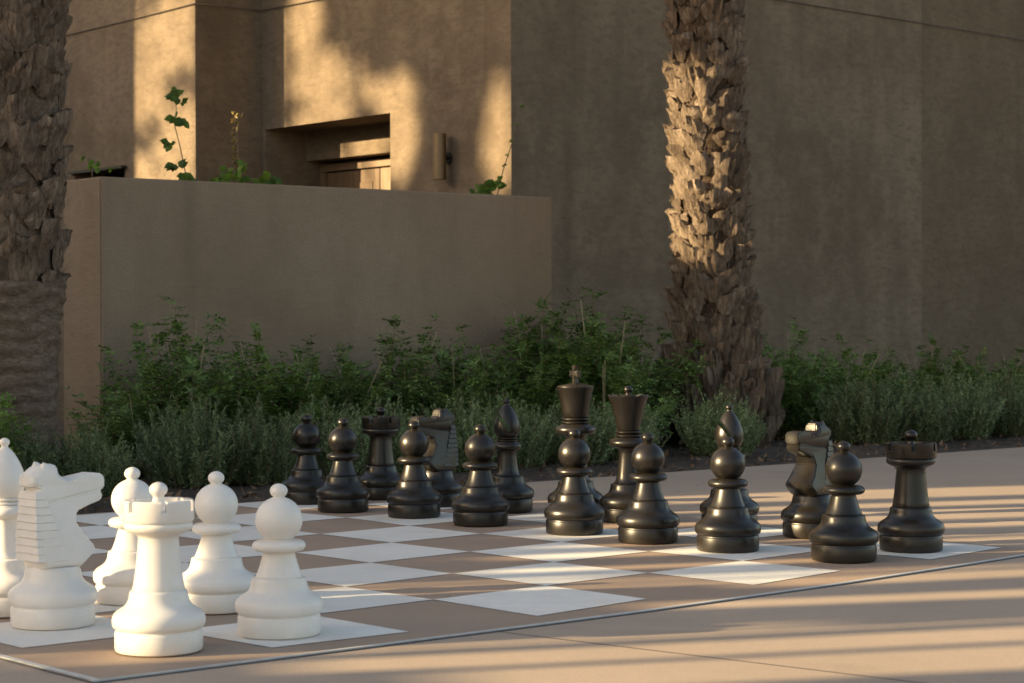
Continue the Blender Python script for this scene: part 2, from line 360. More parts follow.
# ------------------------------------------------------------------ building behind
U1, U2, U3, U4 = 6.058, 6.656, 7.040, 7.160
VF, VC = 6.30, 9.152
ZT = 6.4
bld = empty('building', W(U2, VF, 0)); bld.rotation_euler = (0, 0, YAW)
tag(bld, 'tall earth-plastered building with stepped blank walls behind the garden wall and palms', 'building')
bl = lambda u, v, z: (u - U2, v - VF, z)       # local coordinates
def quads(name, qs, mat, bevel=.007, sub=True, parent=bld):
    bm = bmesh.new()
    for q in qs: bm.faces.new([bm.verts.new(bl(*p)) for p in q])
    bmesh.ops.remove_doubles(bm, verts=bm.verts, dist=.0005)
    bmesh.ops.recalc_face_normals(bm, faces=bm.faces)
    if bevel:
        es = [e for e in bm.edges if len(e.link_faces) == 2 and e.calc_face_angle(0) > .5]
        bmesh.ops.bevel(bm, geom=es, offset=bevel, segments=3, profile=.5, affect='EDGES')
    return frombm(name, bm, mat, parent)
VFAR, UR = 18.0, 11.047
DV0, DV1, DZ = 7.580, 9.114, 2.205        # recess in the east-facing return
SV0, SV1, SZ0, SZ1 = 10.17, 10.94, 1.72, 1.95   # slot window
qs = []
def rect_v(u, v0, v1, z0, z1): return [(u, v0, z0), (u, v1, z0), (u, v1, z1), (u, v0, z1)]   # plane u=const
def rect_u(v, u0, u1, z0, z1): return [(u0, v, z0), (u1, v, z0), (u1, v, z1), (u0, v, z1)]   # plane v=const
def rect_z(z, u0, u1, v0, v1): return [(u0, v0, z), (u1, v0, z), (u1, v1, z), (u0, v1, z)]
Z0 = -.1
# face with the slot window
qs += [rect_v(U1, VC, SV0, Z0, SZ0), rect_v(U1, VC, SV0, SZ0, SZ1), rect_v(U1, VC, SV0, SZ1, ZT),
       rect_v(U1, SV0, SV1, Z0, SZ0), rect_v(U1, SV0, SV1, SZ1, ZT),
       rect_v(U1, SV1, VFAR, Z0, SZ0), rect_v(U1, SV1, VFAR, SZ0, SZ1), rect_v(U1, SV1, VFAR, SZ1, ZT)]
qs += [rect_u(SV0, U1, U1 + .3, SZ0, SZ1), rect_u(SV1, U1, U1 + .3, SZ0, SZ1), rect_z(SZ0, U1, U1 + .3, SV0, SV1), rect_z(SZ1, U1, U1 + .3, SV0, SV1)]
# inner return
qs += [rect_u(VC, U1, U2, Z0, ZT)]
# return wall with the door recess
qs += [rect_v(U2, VF, DV0, Z0, DZ), rect_v(U2, VF, DV0, DZ, ZT), rect_v(U2, DV0, DV1, DZ, ZT), rect_v(U2, DV1, VC, Z0, DZ), rect_v(U2, DV1, VC, DZ, ZT)]
DH = 1.983
qs += [rect_u(DV0, U2, U3, Z0, DH), rect_u(DV0, U2, U3, DH, DZ), rect_u(DV1, U2, U3, Z0, DH), rect_u(DV1, U2, U3, DH, DZ), rect_z(DZ, U2, U3, DV0, DV1), rect_v(U3, DV0, DV1, DH, DZ),
       rect_z(DH, U3, U4 + .1, DV0, DV1), rect_u(DV0, U3, U4 + .1, Z0, DH), rect_u(DV1, U3, U4 + .1, Z0, DH)]
# front wall up to the seam
qs += [rect_u(VF, U2, UR, Z0, ZT)]
quads('wall', qs, M['wall'])
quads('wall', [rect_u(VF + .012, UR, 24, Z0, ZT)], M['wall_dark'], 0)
quads('wall', [rect_u(VFAR, U1, 24, Z0, ZT), rect_v(24, VF + .012, VFAR, Z0, ZT)], M['wall'], 0)
quads('roof', [[(U1 + .001, VC, ZT - .3), (U2, VC, ZT - .3), (U2, VF, ZT - .3), (24, VF, ZT - .3), (24, VFAR, ZT - .3), (U1 + .001, VFAR, ZT - .3)]], M['wall'], 0)
quads('window', [rect_v(U1 + .28, SV0, SV1, SZ0, SZ1)], M['dark'], 0)
bm = bmesh.new(); box_bm(bm, Vector(bl(U1 - .05, SV0 - .04, SZ1 - .005)), Vector((.3, 0, 0)), Vector((0, SV1 - SV0 + .08, 0)), Vector((0, 0, .02)))
frombm('window_canopy', bm, M['dark_metal'], bld)
# the door: frame, two leaves
door = empty('door', (0, 0, 0)); door.parent = bld
door.location = bl(U4, DV0, 0)
bm = bmesh.new()
box_bm(bm, Vector((0, .003, 1.905)), Vector((.08, 0, 0)), Vector((0, DV1 - DV0 - .006, 0)), Vector((0, 0, .057)))
box_bm(bm, Vector((0, DV1 - DV0 - .075, 0)), Vector((.08, 0, 0)), Vector((0, .072, 0)), Vector((0, 0, 1.902)))
box_bm(bm, Vector((0, .003, 0)), Vector((.08, 0, 0)), Vector((0, .06, 0)), Vector((0, 0, 1.902)))
frombm('frame', bm, M['wood'], door)
for a, b_ in ((.066, .795), (.803, DV1 - DV0 - .078)):
    bm = bmesh.new()
    box_bm(bm, Vector((.022, a, .01)), Vector((.04, 0, 0)), Vector((0, b_ - a, 0)), Vector((0, 0, 1.885)))
    for (za, zb) in ((.15, .95), (1.05, 1.80)):
        box_bm(bm, Vector((.016, a + .08, za)), Vector((.01, 0, 0)), Vector((0, b_ - a - .16, 0)), Vector((0, 0, zb - za)))
    bmesh.ops.bevel(bm, geom=list(bm.edges), offset=.004, segments=1, affect='EDGES')
    frombm('leaf', bm, M['wood'], door)
V, F = tube([(-.03, .76, .9), (-.03, .76, 1.2)], .01, 10); mk('handle', V, F, M['dark_metal'], door)

# cable that runs along the walls
ZC = 3.10
cp = [W(U1 - .012, 16, ZC - .06), W(U1 - .012, 11.07, ZC - .02), W(U1 - .012, 10.0, ZC - .012), W(U1 - .014, VC - .014, ZC), W(U2 - .016, VC - .016, ZC + .01), W(U2 - .014, 8.2, ZC), W(U2 - .014, VF - .014, ZC + .02), W(8, VF - .012, ZC + .02), W(11, VF - .012, ZC + .02), W(16, VF - .0, ZC + .01)]
V, F = tube(cp, .004, 6); o = mk('wall_cable', V, F, M['cable']); tag(o, 'thin dark cable fixed along the plastered walls above the door', 'cable')

# wall lamp
lp = empty('wall_lamp', W(U2, 6.935, 1.695)); lp.rotation_euler = (0, 0, YAW)
tag(lp, 'bronze cylinder wall lamp on the plaster beside the recessed door', 'wall lamp')
def lathe(prof, n=48, fn=None, cap=True):
    V, F = [], []
    for i, (r, z) in enumerate(prof):
        for k in range(n):
            t = 2 * math.pi * k / n
            p = (r * math.cos(t), r * math.sin(t), z)
            V.append(fn(i, t, p) if fn else p)
    for i in range(len(prof) - 1):
        for k in range(n):
            k2 = (k + 1) % n; F.append((i * n + k, i * n + k2, (i + 1) * n + k2, (i + 1) * n + k))
    if cap:
        F.append(tuple(range(n))[::-1]); F.append(tuple((len(prof) - 1) * n + k for k in range(n)))
    return V, F
V, F = lathe([(.038, 0), (.046, .001), (.046, .31), (.043, .312), (.042, .30), (.038, .29)], 32); o = mk('lamp_body', V, F, M['lamp'], lp, True, 40); o.location = (-.085, 0, 0)
V, F = lathe([(.038, 0), (.04, .004), (.04, .012), (.038, .016)], 24); o = mk('back_plate', V, F, M['dark_metal'], lp, True, 40); o.rotation_euler = (0, R(-90), 0); o.location = (-.0, 0, .15)
V, F = tube([(-.055, 0, .15), (-.012, 0, .15)], .014, 10); mk('bracket', V, F, M['dark_metal'], lp)

# garden wall
gw = bmesh.new()
box_bm(gw, Vector((0, 0, -.1)), Vector((2.957, 0, 0)), Vector((0, .37, 0)), Vector((0, 0, 1.518)))
for v_ in gw.verts:
    if v_.co.z > 1: v_.co.z += .004 + v_.co.x * .008
bmesh.ops.bevel(gw, geom=[e for e in gw.edges], offset=.009, segments=3, affect='EDGES')
o = frombm('garden_wall', gw, M['garden_wall'], smooth=True, angle=50); o.location = W(2.862, 5.0, 0); o.rotation_euler = (0, 0, YAW)
tag(o, 'low smooth plastered garden wall behind the planting bed', 'garden wall')

# ------------------------------------------------------------------ chess pieces
BASE = [(.0, .0), (.088, .0), (.093, .003), (.095, .010), (.095, .041), (.0938, .0445), (.0925, .046), (.0925, .049), (.0945, .051), (.0985, .0545), (.1002, .060), (.1008, .067), (.1002, .074), (.0972, .081),
        (.0915, .087), (.083, .0925), (.0755, .0975), (.0700, .103), (.0665, .109), (.0645, .116), (.0632, .124), (.0622, .129), (.0605, .1315), (.0560, .1325), (.0545, .1335)]
def arc(r0, z0, cr, a0, a1, n=7, rz=None):
    rz = rz or cr
    return [(r0 + cr * math.cos(R(a0 + (a1 - a0) * i / n)), z0 + rz * math.sin(R(a0 + (a1 - a0) * i / n))) for i in range(n + 1)]
def collar(rc, zc, ro, h, n=8): return arc(rc, zc, ro, -88, 88, n, h)
def knob(zc, r, neck, top_r=None):
    """a small round finial on a thin neck, from the neck up"""
    pr = [(neck, zc - r * 1.15), (neck * .95, zc - r * .9)]
    pr += [(r * math.cos(R(a)), zc + r * .82 * math.sin(R(a))) for a in (-50, -30, -10, 10, 30, 50, 70, 85)]
    pr.append((.0005, zc + r * .83)); return pr
def part(name, prof, mat, root, n=64, fn=None, ang=42):
    V, F = lathe(prof, n, fn); return mk(name, V, F, mat, root, True, ang)
def base_part(mat, root): return part('base', BASE, mat, root)
def pawn(name, mat):
    r = empty(name, (0, 0, 0)); base_part(mat, r)
    body = [(.0525, .1330), (.0535, .136)] + [(.053 - .0175 * t ** .8, .137 + .053 * t) for t in (0.1, .3, .5, .7, .85, 1)] + [(.036, .1915)] + collar(.046, .2045, .0155, .0125) + [(.044, .2175)]
    part('body', body, mat, r)
    hd = [(.038, .2165)] + [(.054 * math.cos(R(a)), .2635 + .053 * math.sin(R(a))) for a in range(-56, 74, 7)] + [(.0125, .3165)] + knob(.330, .0205, .0122)
    part('head', hd, mat, r); return r
def rook(name, mat):
    r = empty(name, (0, 0, 0)); base_part(mat, r)
    body = [(.0555, .133), (.0565, .1355)] + [(.056 - .0125 * (t ** .75), .137 + .108 * t) for t in (.1, .3, .5, .7, .85, 1)] + [(.0445, .248), (.049, .253), (.060, .2575), (.0695, .2625), (.0735, .2675), (.0742, .273), (.0735, .2775), (.0715, .2795), (.0705, .281)]
    part('body', body, mat, r)
    # crenellated crown
    zt, zf, zb, zn = .328, .315, .281, .305; ro, ri = .0768, .0585; N = 72
    V, F = [], []
    hs = [zn if (k % 12) in (0, 1) else zt for k in range(N)]
    def quad(*p): k = len(V); V.extend(p); F.append(tuple(range(k, k + len(p))))
    P = lambda rr, k, z: (rr * math.cos(2 * math.pi * k / N), rr * math.sin(2 * math.pi * k / N), z)
    for k in range(N):
        h = hs[k]; a, b = k, k + 1
        quad(P(ro - .003, a, zb), P(ro - .003, b, zb), P(ro, b, zb + .005), P(ro, a, zb + .005))
        quad(P(ro, a, zb + .005), P(ro, b, zb + .005), P(ro, b, h - .003), P(ro, a, h - .003))
        quad(P(ro, a, h - .003), P(ro, b, h - .003), P(ro - .003, b, h), P(ro - .003, a, h))
        quad(P(ro - .003, a, h), P(ro - .003, b, h), P(ri, b, h), P(ri, a, h))
        quad(P(ri, a, h), P(ri, b, h), P(ri - .002, b, zn - .001), P(ri - .002, a, zn - .001))
        quad(P(ri - .002, a, zn - .001), P(ri - .002, b, zn - .001), P(.012, b, zf), P(.012, a, zf))
        if hs[(k + 1) % N] != h:
            h2 = hs[(k + 1) % N]; lo, hi = min(h, h2), max(h, h2)
            quad(P(ro, b, lo - .003), P(ro, b, hi - .003), P(ro - .003, b, hi), P(ri, b, hi), P(ri, b, lo))
    quad(*[P(ro - .003, k, zb) for k in range(N)][::-1])
    bm = bmesh.new(); vs = [bm.verts.new(p) for p in V]
    for f in F:
        try: bm.faces.new([vs[i] for i in f])
        except ValueError: pass
    bmesh.ops.remove_doubles(bm, verts=bm.verts, dist=.0004)
    hd = frombm('crown', bm, mat, r, True, 35)
    part('finial', [(.0175, zf - .006), (.0165, zf + .004)] + knob(.350, .0200, .0125), mat, r, 40)
    return r
def bishop(name, mat, slot_dir):
    r = empty(name, (0, 0, 0)); base_part(mat, r)
    body = [(.049, .133), (.050, .136), (.0455, .142), (.0425, .155), (.039, .18), (.0365, .205), (.0355, .222), (.037, .228), (.041, .230)] + collar(.041, .2425, .0135, .0125) + [(.041, .2565), (.0385, .259)] + collar(.034, .2635, .0055, .0040, 5) + [(.0365, .2685)] + collar(.0335, .2725, .0055, .0038, 5) + [(.034, .277)]
    part('body', body, mat, r)
    mit = [(.001, .2765), (.034, .277), (.0385, .281), (.0435, .289), (.0470, .299), (.0485, .309), (.0480, .320), (.0455, .333), (.0415, .346), (.0360, .359), (.0295, .371), (.0225, .382), (.0155, .390), (.0105, .3945), (.0085, .397)]
    mit += [(.0082, .399)] + [(.0125 * math.cos(R(a)), .4085 + .0105 * math.sin(R(a))) for a in (-50, -20, 10, 40, 70)] + [(.0006, .419)]
    V, F = lathe(mit, 64)
    hd = mk('mitre', V, F, mat, r, True, 42)
    bm = bmesh.new(); box_bm(bm, Vector((-.11, -.08, -.008)), Vector((.11, 0, 0)), Vector((0, .16, 0)), Vector((0, 0, .016)))
    cut = frombm('cutter', bm, mat)
    cut.matrix_world = Matrix.Rotation(slot_dir, 4, 'Z') @ Matrix.Translation((.010, 0, .300)) @ Matrix.Rotation(R(53), 4, 'Y')
    md = hd.modifiers.new('b', 'BOOLEAN'); md.operation = 'DIFFERENCE'; md.object = cut; md.solver = 'EXACT'
    bpy.context.view_layer.update()
    me = bpy.data.meshes.new_from_object(hd.evaluated_get(bpy.context.evaluated_depsgraph_get()))
    hd.modifiers.clear(); hd.data = me
    me.set_sharp_from_angle(angle=R(38))
    bpy.data.objects.remove(cut); return r
def king(name, mat):
    r = empty(name, (0, 0, 0)); base_part(mat, r)
    body = [(.052, .133), (.053, .136), (.047, .143), (.0435, .16), (.040, .19), (.0365, .23), (.0345, .27), (.035, .290), (.040, .298)] + collar(.056, .316, .0175, .0155) + [(.055, .334), (.047, .337)] + collar(.043, .3425, .006, .0045, 5) + [(.047, .349)] + collar(.043, .355, .006, .0045, 5) + [(.046, .361)]
    part('body', body, mat, r)
    cr = [(.044, .3615), (.0465, .366), (.0490, .380), (.0545, .415), (.0610, .450), (.0655, .462), (.0672, .467), (.0668, .471), (.0635, .473), (.040, .478), (.018, .482), (.016, .4825)]
    part('crown', cr, mat, r)
    pts = [(-.010, .482), (-.0065, .50), (-.0075, .509), (-.024, .503), (-.024, .530), (-.0075, .523), (-.0065, .528), (-.0115, .546), (.0115, .546), (.0065, .528), (.0075, .523), (.024, .530), (.024, .503), (.0075, .509), (.0065, .50), (.010, .482)]
    bm = bmesh.new(); f1 = bm.faces.new([bm.verts.new((0.010, y, z)) for y, z in pts]); f2 = bm.faces.new([bm.verts.new((-.010, y, z)) for y, z in pts][::-1])
    n = len(pts); a = list(f1.verts); b = list(f2.verts)[::-1]
    for i in range(n): bm.faces.new((a[i], b[i], b[(i + 1) % n], a[(i + 1) % n]))
    bmesh.ops.recalc_face_normals(bm, faces=bm.faces)
    bmesh.ops.bevel(bm, geom=list(bm.edges), offset=.0025, segments=2, affect='EDGES')
    frombm('cross', bm, mat, r, True, 50); return r
def queen(name, mat):
    r = empty(name, (0, 0, 0)); base_part(mat, r)
    body = [(.050, .133), (.051, .136), (.0455, .142), (.0425, .155), (.0385, .185), (.0345, .215), (.033, .24), (.034, .252), (.039, .259)] + collar(.052, .276, .016, .0145) + [(.051, .293), (.043, .296)] + collar(.0395, .3015, .006, .0045, 5) + [(.0425, .308)] + collar(.0395, .314, .006, .0045, 5) + [(.041, .320)]
    part('body', body, mat, r)
    cr = [(.039, .3205), (.0405, .325), (.0440, .345), (.0505, .375), (.0585, .405), (.0665, .427), (.0705, .4365), (.0722, .442), (.0700, .4455), (.0655, .4445), (.060, .434), (.035, .438), (.017, .443), (.012, .445)]
    def fn(i, t, p):
        if 6 <= i <= 9:
            k = (.35, .8, 1, 1)[i - 6]; c = abs(math.cos(4 * t)); return (p[0] * (1 - .02 * k * (1 - c)), p[1] * (1 - .02 * k * (1 - c)), p[2] - .007 * k * (1 - c) ** 1.5)
        return p
    part('crown', cr, mat, r, 96, fn)
    part('finial', knob(.4625, .0165, .011), mat, r, 40); return r
def knight(name, mat):
    r = empty(name, (0, 0, 0))
    pr = BASE[:-4] + [(.0615, .129), (.060, .134), (.0575, .1365), (.0001, .1366)]
    part('base', pr, mat, r)
    O = [(-.050, .130, .054), (-.064, .165, .055), (-.066, .225, .047), (-.060, .285, .040), (-.056, .316, .037), (-.074, .322, .036), (-.072, .346, .036), (-.045, .368, .030), (-.012, .373, .026), (.004, .366, .026), (.006, .347, .032),
         (.022, .337, .033), (.085, .347, .026), (.117, .344, .025), (.124, .333, .026), (.123, .309, .026), (.112, .3035, .024), (.119, .2975, .025), (.115, .281, .025), (.082, .271, .029), (.052, .258, .034), (.047, .237, .040), (.066, .207, .047), (.092, .178, .050), (.089, .163, .052), (.052, .130, .052)]
    n = len(O); P2 = [Vector((a, b)) for a, b, _ in O]; rings = []
    for lvl, (yy, inset) in enumerate(((1, .011), (.62, .0015), (-.62, .0015), (-1, .011))):
        ring = []
        for i in range(n):
            d1 = (P2[i] - P2[i - 1]).normalized(); d2 = (P2[(i + 1) % n] - P2[i]).normalized(); n1 = Vector((d1.y, -d1.x)); n2 = Vector((d2.y, -d2.x))
            nn = (n1 + n2); nn = nn.normalized() if nn.length > .2 else n1
            q = P2[i] + nn * inset * (.35 if 12 <= i <= 19 else 1); ring.append((q.x, yy * O[i][2], q.y))
        rings.append(ring)
    bm = bmesh.new(); vr = [[bm.verts.new(p) for p in rg] for rg in rings]
    for a, b in zip(vr, vr[1:]):
        for i in range(n): bm.faces.new((a[i], a[(i + 1) % n], b[(i + 1) % n], b[i]))
    for rg_, vv in ((rings[0], vr[0]), (rings[-1], vr[-1])):
        for tri in tessellate_polygon([[Vector((p[0], p[2], 0)) for p in rg_]]): bm.faces.new([vv[i] for i in tri])
    bmesh.ops.recalc_face_normals(bm, faces=bm.faces)
    es = [e for e in bm.edges if len(e.link_faces) == 2 and e.calc_face_angle(0) > .45]
    bmesh.ops.bevel(bm, geom=es, offset=.0028, segments=2, affect='EDGES')
    frombm('horse_head', bm, mat, r, True, 30)
    # stepped mane
    bm = bmesh.new()
    for k in range(9):
        z = .152 + k * .0176; t = k / 8; f1_ = .010 - .048 * t; hw = .0548 - .0140 * t
        x0 = -.069 + (.006 * abs(t - .4))
        vs = [bm.verts.new(p) for p in [(x0, -hw, z), (f1_, -hw - .0012, z), (f1_, hw + .0012, z), (x0, hw, z), (x0 + .003, -hw + .0025, z + .0172), (f1_ - .001, -hw + .0022, z + .0172), (f1_ - .001, hw - .0022, z + .0172), (x0 + .003, hw - .0025, z + .0172)]]
        for f in ((0, 3, 2, 1), (4, 5, 6, 7), (0, 1, 5, 4), (1, 2, 6, 5), (2, 3, 7, 6), (3, 0, 4, 7)): bm.faces.new([vs[i] for i in f])
    bmesh.ops.recalc_face_normals(bm, faces=bm.faces)
    bmesh.ops.bevel(bm, geom=list(bm.edges), offset=.0012, segments=1, affect='EDGES')
    frombm('mane', bm, mat, r, False)
    for s in (-1, 1):
        bm = bmesh.new(); vs = [bm.verts.new(p) for p in [(-.040, s * .008, .358), (-.008, s * .008, .364), (-.010, s * .028, .357), (-.042, s * .032, .350), (-.036, s * .022, .379)]]
        for f in ((0, 1, 2, 3), (0, 1, 4), (1, 2, 4), (2, 3, 4), (3, 0, 4)): bm.faces.new([vs[i] for i in f])
        bmesh.ops.recalc_face_normals(bm, faces=bm.faces); bmesh.ops.bevel(bm, geom=list(bm.edges), offset=.0022, segments=2, affect='EDGES')
        frombm('ear', bm, mat, r, True, 40)
        bm = bmesh.new(); bmesh.ops.create_uvsphere(bm, u_segments=12, v_segments=8, radius=.0065, matrix=Matrix.Translation((.040, s * .0285, .328)) @ Matrix.Scale(.6, 4, (0, 1, 0)))
        frombm('eye', bm, mat, r, True, 40)
    return r

TO_BLACK = YAW; TO_WHITE = YAW + math.pi
bp, wp = M['black_piece'], M['white_piece']
G = 'giant black chess pieces'; GW = 'giant white chess pieces'
def put(o, x, y, rz, label, cat, grp, sc=1.0):
    o.location = (x, y, .0045); o.rotation_euler = (0, 0, rz); o.scale = (sc, sc, sc); return tag(o, label, cat, grp)
# white pieces
put(rook('white_rook', wp), -.746, 4.215, TO_BLACK + .05, 'white rook with notched crown on the near corner of the board', 'chess piece', GW, .97)
put(knight('white_knight', wp), -1.054, 4.585, TO_BLACK + .0, 'white horse-headed knight between the white rook and the white bishop', 'chess piece', GW)
put(bishop('white_bishop', wp, 0), -1.214, 4.785, R(-75), 'white bishop cut off by the left edge of the photo beside the knight', 'chess piece', GW)
p0 = pawn('white_pawn', wp)
put(p0, -.518, 4.435, .3, 'white pawn standing farthest forward right of the white rook, all in shade', 'chess piece', GW, .965)
for x, y, rz, lb in ((-.715, 4.83, 1.0, 'white pawn in the middle of the three, its base catching the sun'), (-.947, 4.985, 2.0, 'white sunlit pawn half hidden behind the crown of the white rook')):
    o = dup(p0, (x, y, .0045), rz); tag(o, lb, 'chess piece', GW)
# black pieces
p1 = pawn('black_pawn', bp)
spots = [(.965, 5.831, 'black pawn nearest the camera, in front of the right black knight'),
         (.656, 6.095, 'black pawn hiding the foot of the right black bishop'),
         (.430, 6.353, 'black pawn right in front of the black queen'),
         (.205, 6.618, 'black pawn standing in front of the black king'),
         (-.111, 6.925, 'black pawn standing before the left black bishop'),
         (-.355, 7.222, 'black pawn standing before the left black knight'),
         (-.632, 7.465, 'black pawn second from the left, in front of the left rook'),
         (-.802, 7.807, 'leftmost black pawn, farthest back, against the dark shrubs')]
for i, (x, y, lb) in enumerate(spots):
    o = p1 if i == 0 else dup(p1, (x, y, .0045))
    put(o, x, y, i * 1.3, lb, 'chess piece', G)
rk = rook('black_rook', bp); put(rk, 1.211, 6.081, .35, 'black rook alone at the right corner of the board', 'chess piece', G)
o = dup(rk, (-.527, 8.024, .0045), 1.0); tag(o, 'black rook at the left end of the black back row', 'chess piece', G)
kn = knight('black_knight', bp); put(kn, .973, 6.503, TO_WHITE + .14, 'black knight between the right bishop and the right rook', 'chess piece', G)
o = dup(kn, (-.290, 7.681, .0045), TO_WHITE + .05); tag(o, 'black knight half hidden behind a pawn left of the bishop', 'chess piece', G)
bs = bishop('black_bishop', bp, 0); put(bs, -.020, 7.425, R(0), 'black bishop with slotted mitre left of the black king', 'chess piece', G)
o = dup(bs, (.735, 6.78, .0045), R(0)); tag(o, 'black bishop with slotted mitre right of the black queen', 'chess piece', G)
put(king('black_king', bp), .226, 7.16, R(40), 'tall black king topped with a cross', 'chess piece', G)
put(queen('black_queen', bp), .408, 7.033, 0, 'tall black queen with a scalloped crown beside the king', 'chess piece', G)

# ------------------------------------------------------------------ palms
def palm(name, loc, rad, flare, seed, H=6.2, smooth_to=0.0, twist=1, bootscale=1.0, outw=.055):
    rg = random.Random(seed); root = empty(name, loc)
    n = 96; stp = .0125 if smooth_to > .3 else .05
    Z = [i * stp for i in range(-3, int(1.2 / stp))] + [1.2 + i * .05 for i in range(int((H - 1.2) / .05))]
    def rr(z):
        r = rad * (1 - .02 * z)
        r += flare * math.exp(-max(0, z) / .28)
        return r
    ph = [rg.uniform(0, 6.28) for _ in range(6)]
    def fn(i, t, p):
        z = Z[i]; k = 1 + .03 * math.sin(3 * t + ph[0] + z * 2) + .02 * math.sin(5 * t + ph[1] - 3 * z)
        if smooth_to > .3 and z < smooth_to: k += -.10 * min(1, (smooth_to - z) * 6) - .05 * min(1, (smooth_to - z) / max(smooth_to, .1)) + .028 * math.sin(z * 95 + 2.5 * math.sin(2 * t + ph[2]) + 1.5 * math.sin(5 * t + z * 9)) + .012 * math.sin(z * 41 + 3 * t) + rg.uniform(-.016, .016)
        return (p[0] * k, p[1] * k, p[2])
    V, F = lathe([(rr(z) - (.0 if z < smooth_to else .05), z) for z in Z], n, fn)
    mk('trunk', V, F, M['rough_bark'] if smooth_to > 0.3 else M['core'], root)
    # leaf bases (boots): blocks with a cut upper end, set in spiralling rows
    V, F = [], []
    dz = .088 * bootscale; row = 0; z = max(.03, smooth_to - .05)
    while z < H - .2:
        nb = max(7, int(round(2 * math.pi * rr(z) / (.165 * bootscale * (1 - .35 * (max(0.0, 1 - z / .8) if smooth_to <= 0 else 0))))))
        for k in range(nb):
            if rg.random() < .04: continue
            t = 2 * math.pi * (k + .5 * (row % 2)) / nb + z * .35 * twist + rg.uniform(-.12, .12)
            zb = z + rg.uniform(-.03, .03); r0 = rr(zb) - .055
            ragged = max(0.0, 1 - z / .8) if smooth_to <= 0 else 0.0
            hgt = (.135 + rg.uniform(-.02, .035)) * bootscale * (1 + 1.7 * ragged * rg.random()); wd = (.160 + rg.uniform(-.03, .03)) * bootscale * (1 - .5 * ragged)
            out = (outw + rg.uniform(-.25, .3) * outw) * (1 + 1.0 * ragged * rg.random())
            c, s = math.cos(t), math.sin(t); er = Vector((c, s, 0)); et = Vector((-s, c, 0)); ez = Vector((0, 0, 1)); tilt = rg.uniform(-.18, .18)
            NI, NJ = 6, 6; base = len(V)
            for j in range(NJ + 1):
                b_ = j / NJ
                half = wd / 2 * (.38 + .62 * math.sin(min(1, b_ * 1.25) * math.pi / 2)) * (1 - .14 * max(0, b_ - .6) / .4)
                for i in range(NI + 1):
                    a = (i / NI) * 2 - 1
                    bulge = (1 - abs(a) ** 2.6)
                    o_ = out * (.15 + .85 * b_ ** .85) * bulge * (1 + .22 * math.sin(a * 9 + t * 7)) + rg.uniform(-.007, .007)
                    zz = zb + hgt * b_ - .018 * (abs(a) ** 3) * b_ + rg.uniform(-.004, .004) + (rg.uniform(-.022, .018) if j == NJ else 0)
                    V.append(er * (r0 + .012 + o_) + et * (a * half + tilt * hgt * b_) + ez * zz)
            for j in range(NJ):
                for i in range(NI):
                    q = base + j * (NI + 1) + i; F.append((q, q + 1, q + NI + 2, q + NI + 1))
            # cut face going back into the trunk
            top = base + NJ * (NI + 1); b2 = len(V)
            for m_ in (1, 2):
                for i in range(NI + 1):
                    p = V[top + i]; rad_ = Vector((p.x, p.y, 0)); ln = rad_.length
                    V.append(rad_ * ((ln + (r0 - .02 - ln) * m_ / 2) / ln) + ez * (p.z - .012 * m_ + rg.uniform(-.006, .006)))
            for i in range(NI):
                F.append((top + i, top + i + 1, b2 + i + 1, b2 + i)); F.append((b2 + i, b2 + i + 1, b2 + NI + 2 + i, b2 + NI + 1 + i))
        z += dz; row += 1
    mk('leaf_bases', V, F, M['boot'], root, True, 55)
    # frayed fibre between the leaf bases
    V, F = [], []
    for _ in range(4200):
        t = rg.uniform(0, 6.283); zz = rg.uniform(max(.05, smooth_to), H * .55); r0 = rr(zz) - .01; c, s = math.cos(t), math.sin(t); er = Vector((c, s, 0)); et = Vector((-s, c, 0))
        p = er * (r0 + rg.uniform(-.02, .02)) + Vector((0, 0, zz)); d = (er * rg.uniform(.1, .7) + et * rg.uniform(-.6, .6) + Vector((0, 0, rg.uniform(.2, 1)))).normalized() * rg.uniform(.03, .085); sd_ = et * rg.uniform(.0015, .004)
        k = len(V); V += [p - sd_, p + sd_, p + d]; F.append((k, k + 1, k + 2))
    mk('fibre', V, F, M['boot'], root, False)
    # crown of fronds high above
    V, F = [], []
    for k in range(30):
        t = k * 2.399; el = rg.uniform(-.3, 1.1); L = rg.uniform(2.0, 2.9); c, s = math.cos(t), math.sin(t)
        pts = []
        for i in range(13):
            q = i / 12; x = L * q * math.cos(el) ; zz = L * q * math.sin(el) - .9 * L * q * q * .6
            pts.append(Vector((c * x, s * x, H + zz)))
        sidev = Vector((-s, c, 0))
        for i in range(1, 12):
            for e in (0, .5):
                p = pts[i].lerp(pts[i + 1], e); d = (pts[i + 1] - pts[i]).normalized(); ll = .42 * math.sin(math.pi * min(1, (i + e) / 12 * .9 + .1)) + .06
                for sg in (-1, 1):
                    tip = p + (sidev * sg * .8 + d * .55 - Vector((0, 0, .25))) * ll; b0 = p + d * .018; m_ = len(V)
                    V += [p, b0, tip]; F.append((m_, m_ + 1, m_ + 2))
    mk('crown', V, F, M['frond'], root, False)
    return root
pr = palm('date_palm', W(6.52, 4.36, 0), .228, .14, 11, bootscale=.88, outw=.062); pr.rotation_euler = (0, -.026, 0); tag(pr, 'date palm with ragged flared foot and sunlit left side, right of the middle', 'palm tree')
pl = palm('date_palm', W(1.84, 4.02, 0), .255, .0, 5, smooth_to=.88, bootscale=1.0, outw=.05); pl.rotation_euler = (0, .012, 0); tag(pl, 'date palm at the left edge with neat leaf scars above rough bark', 'palm tree')

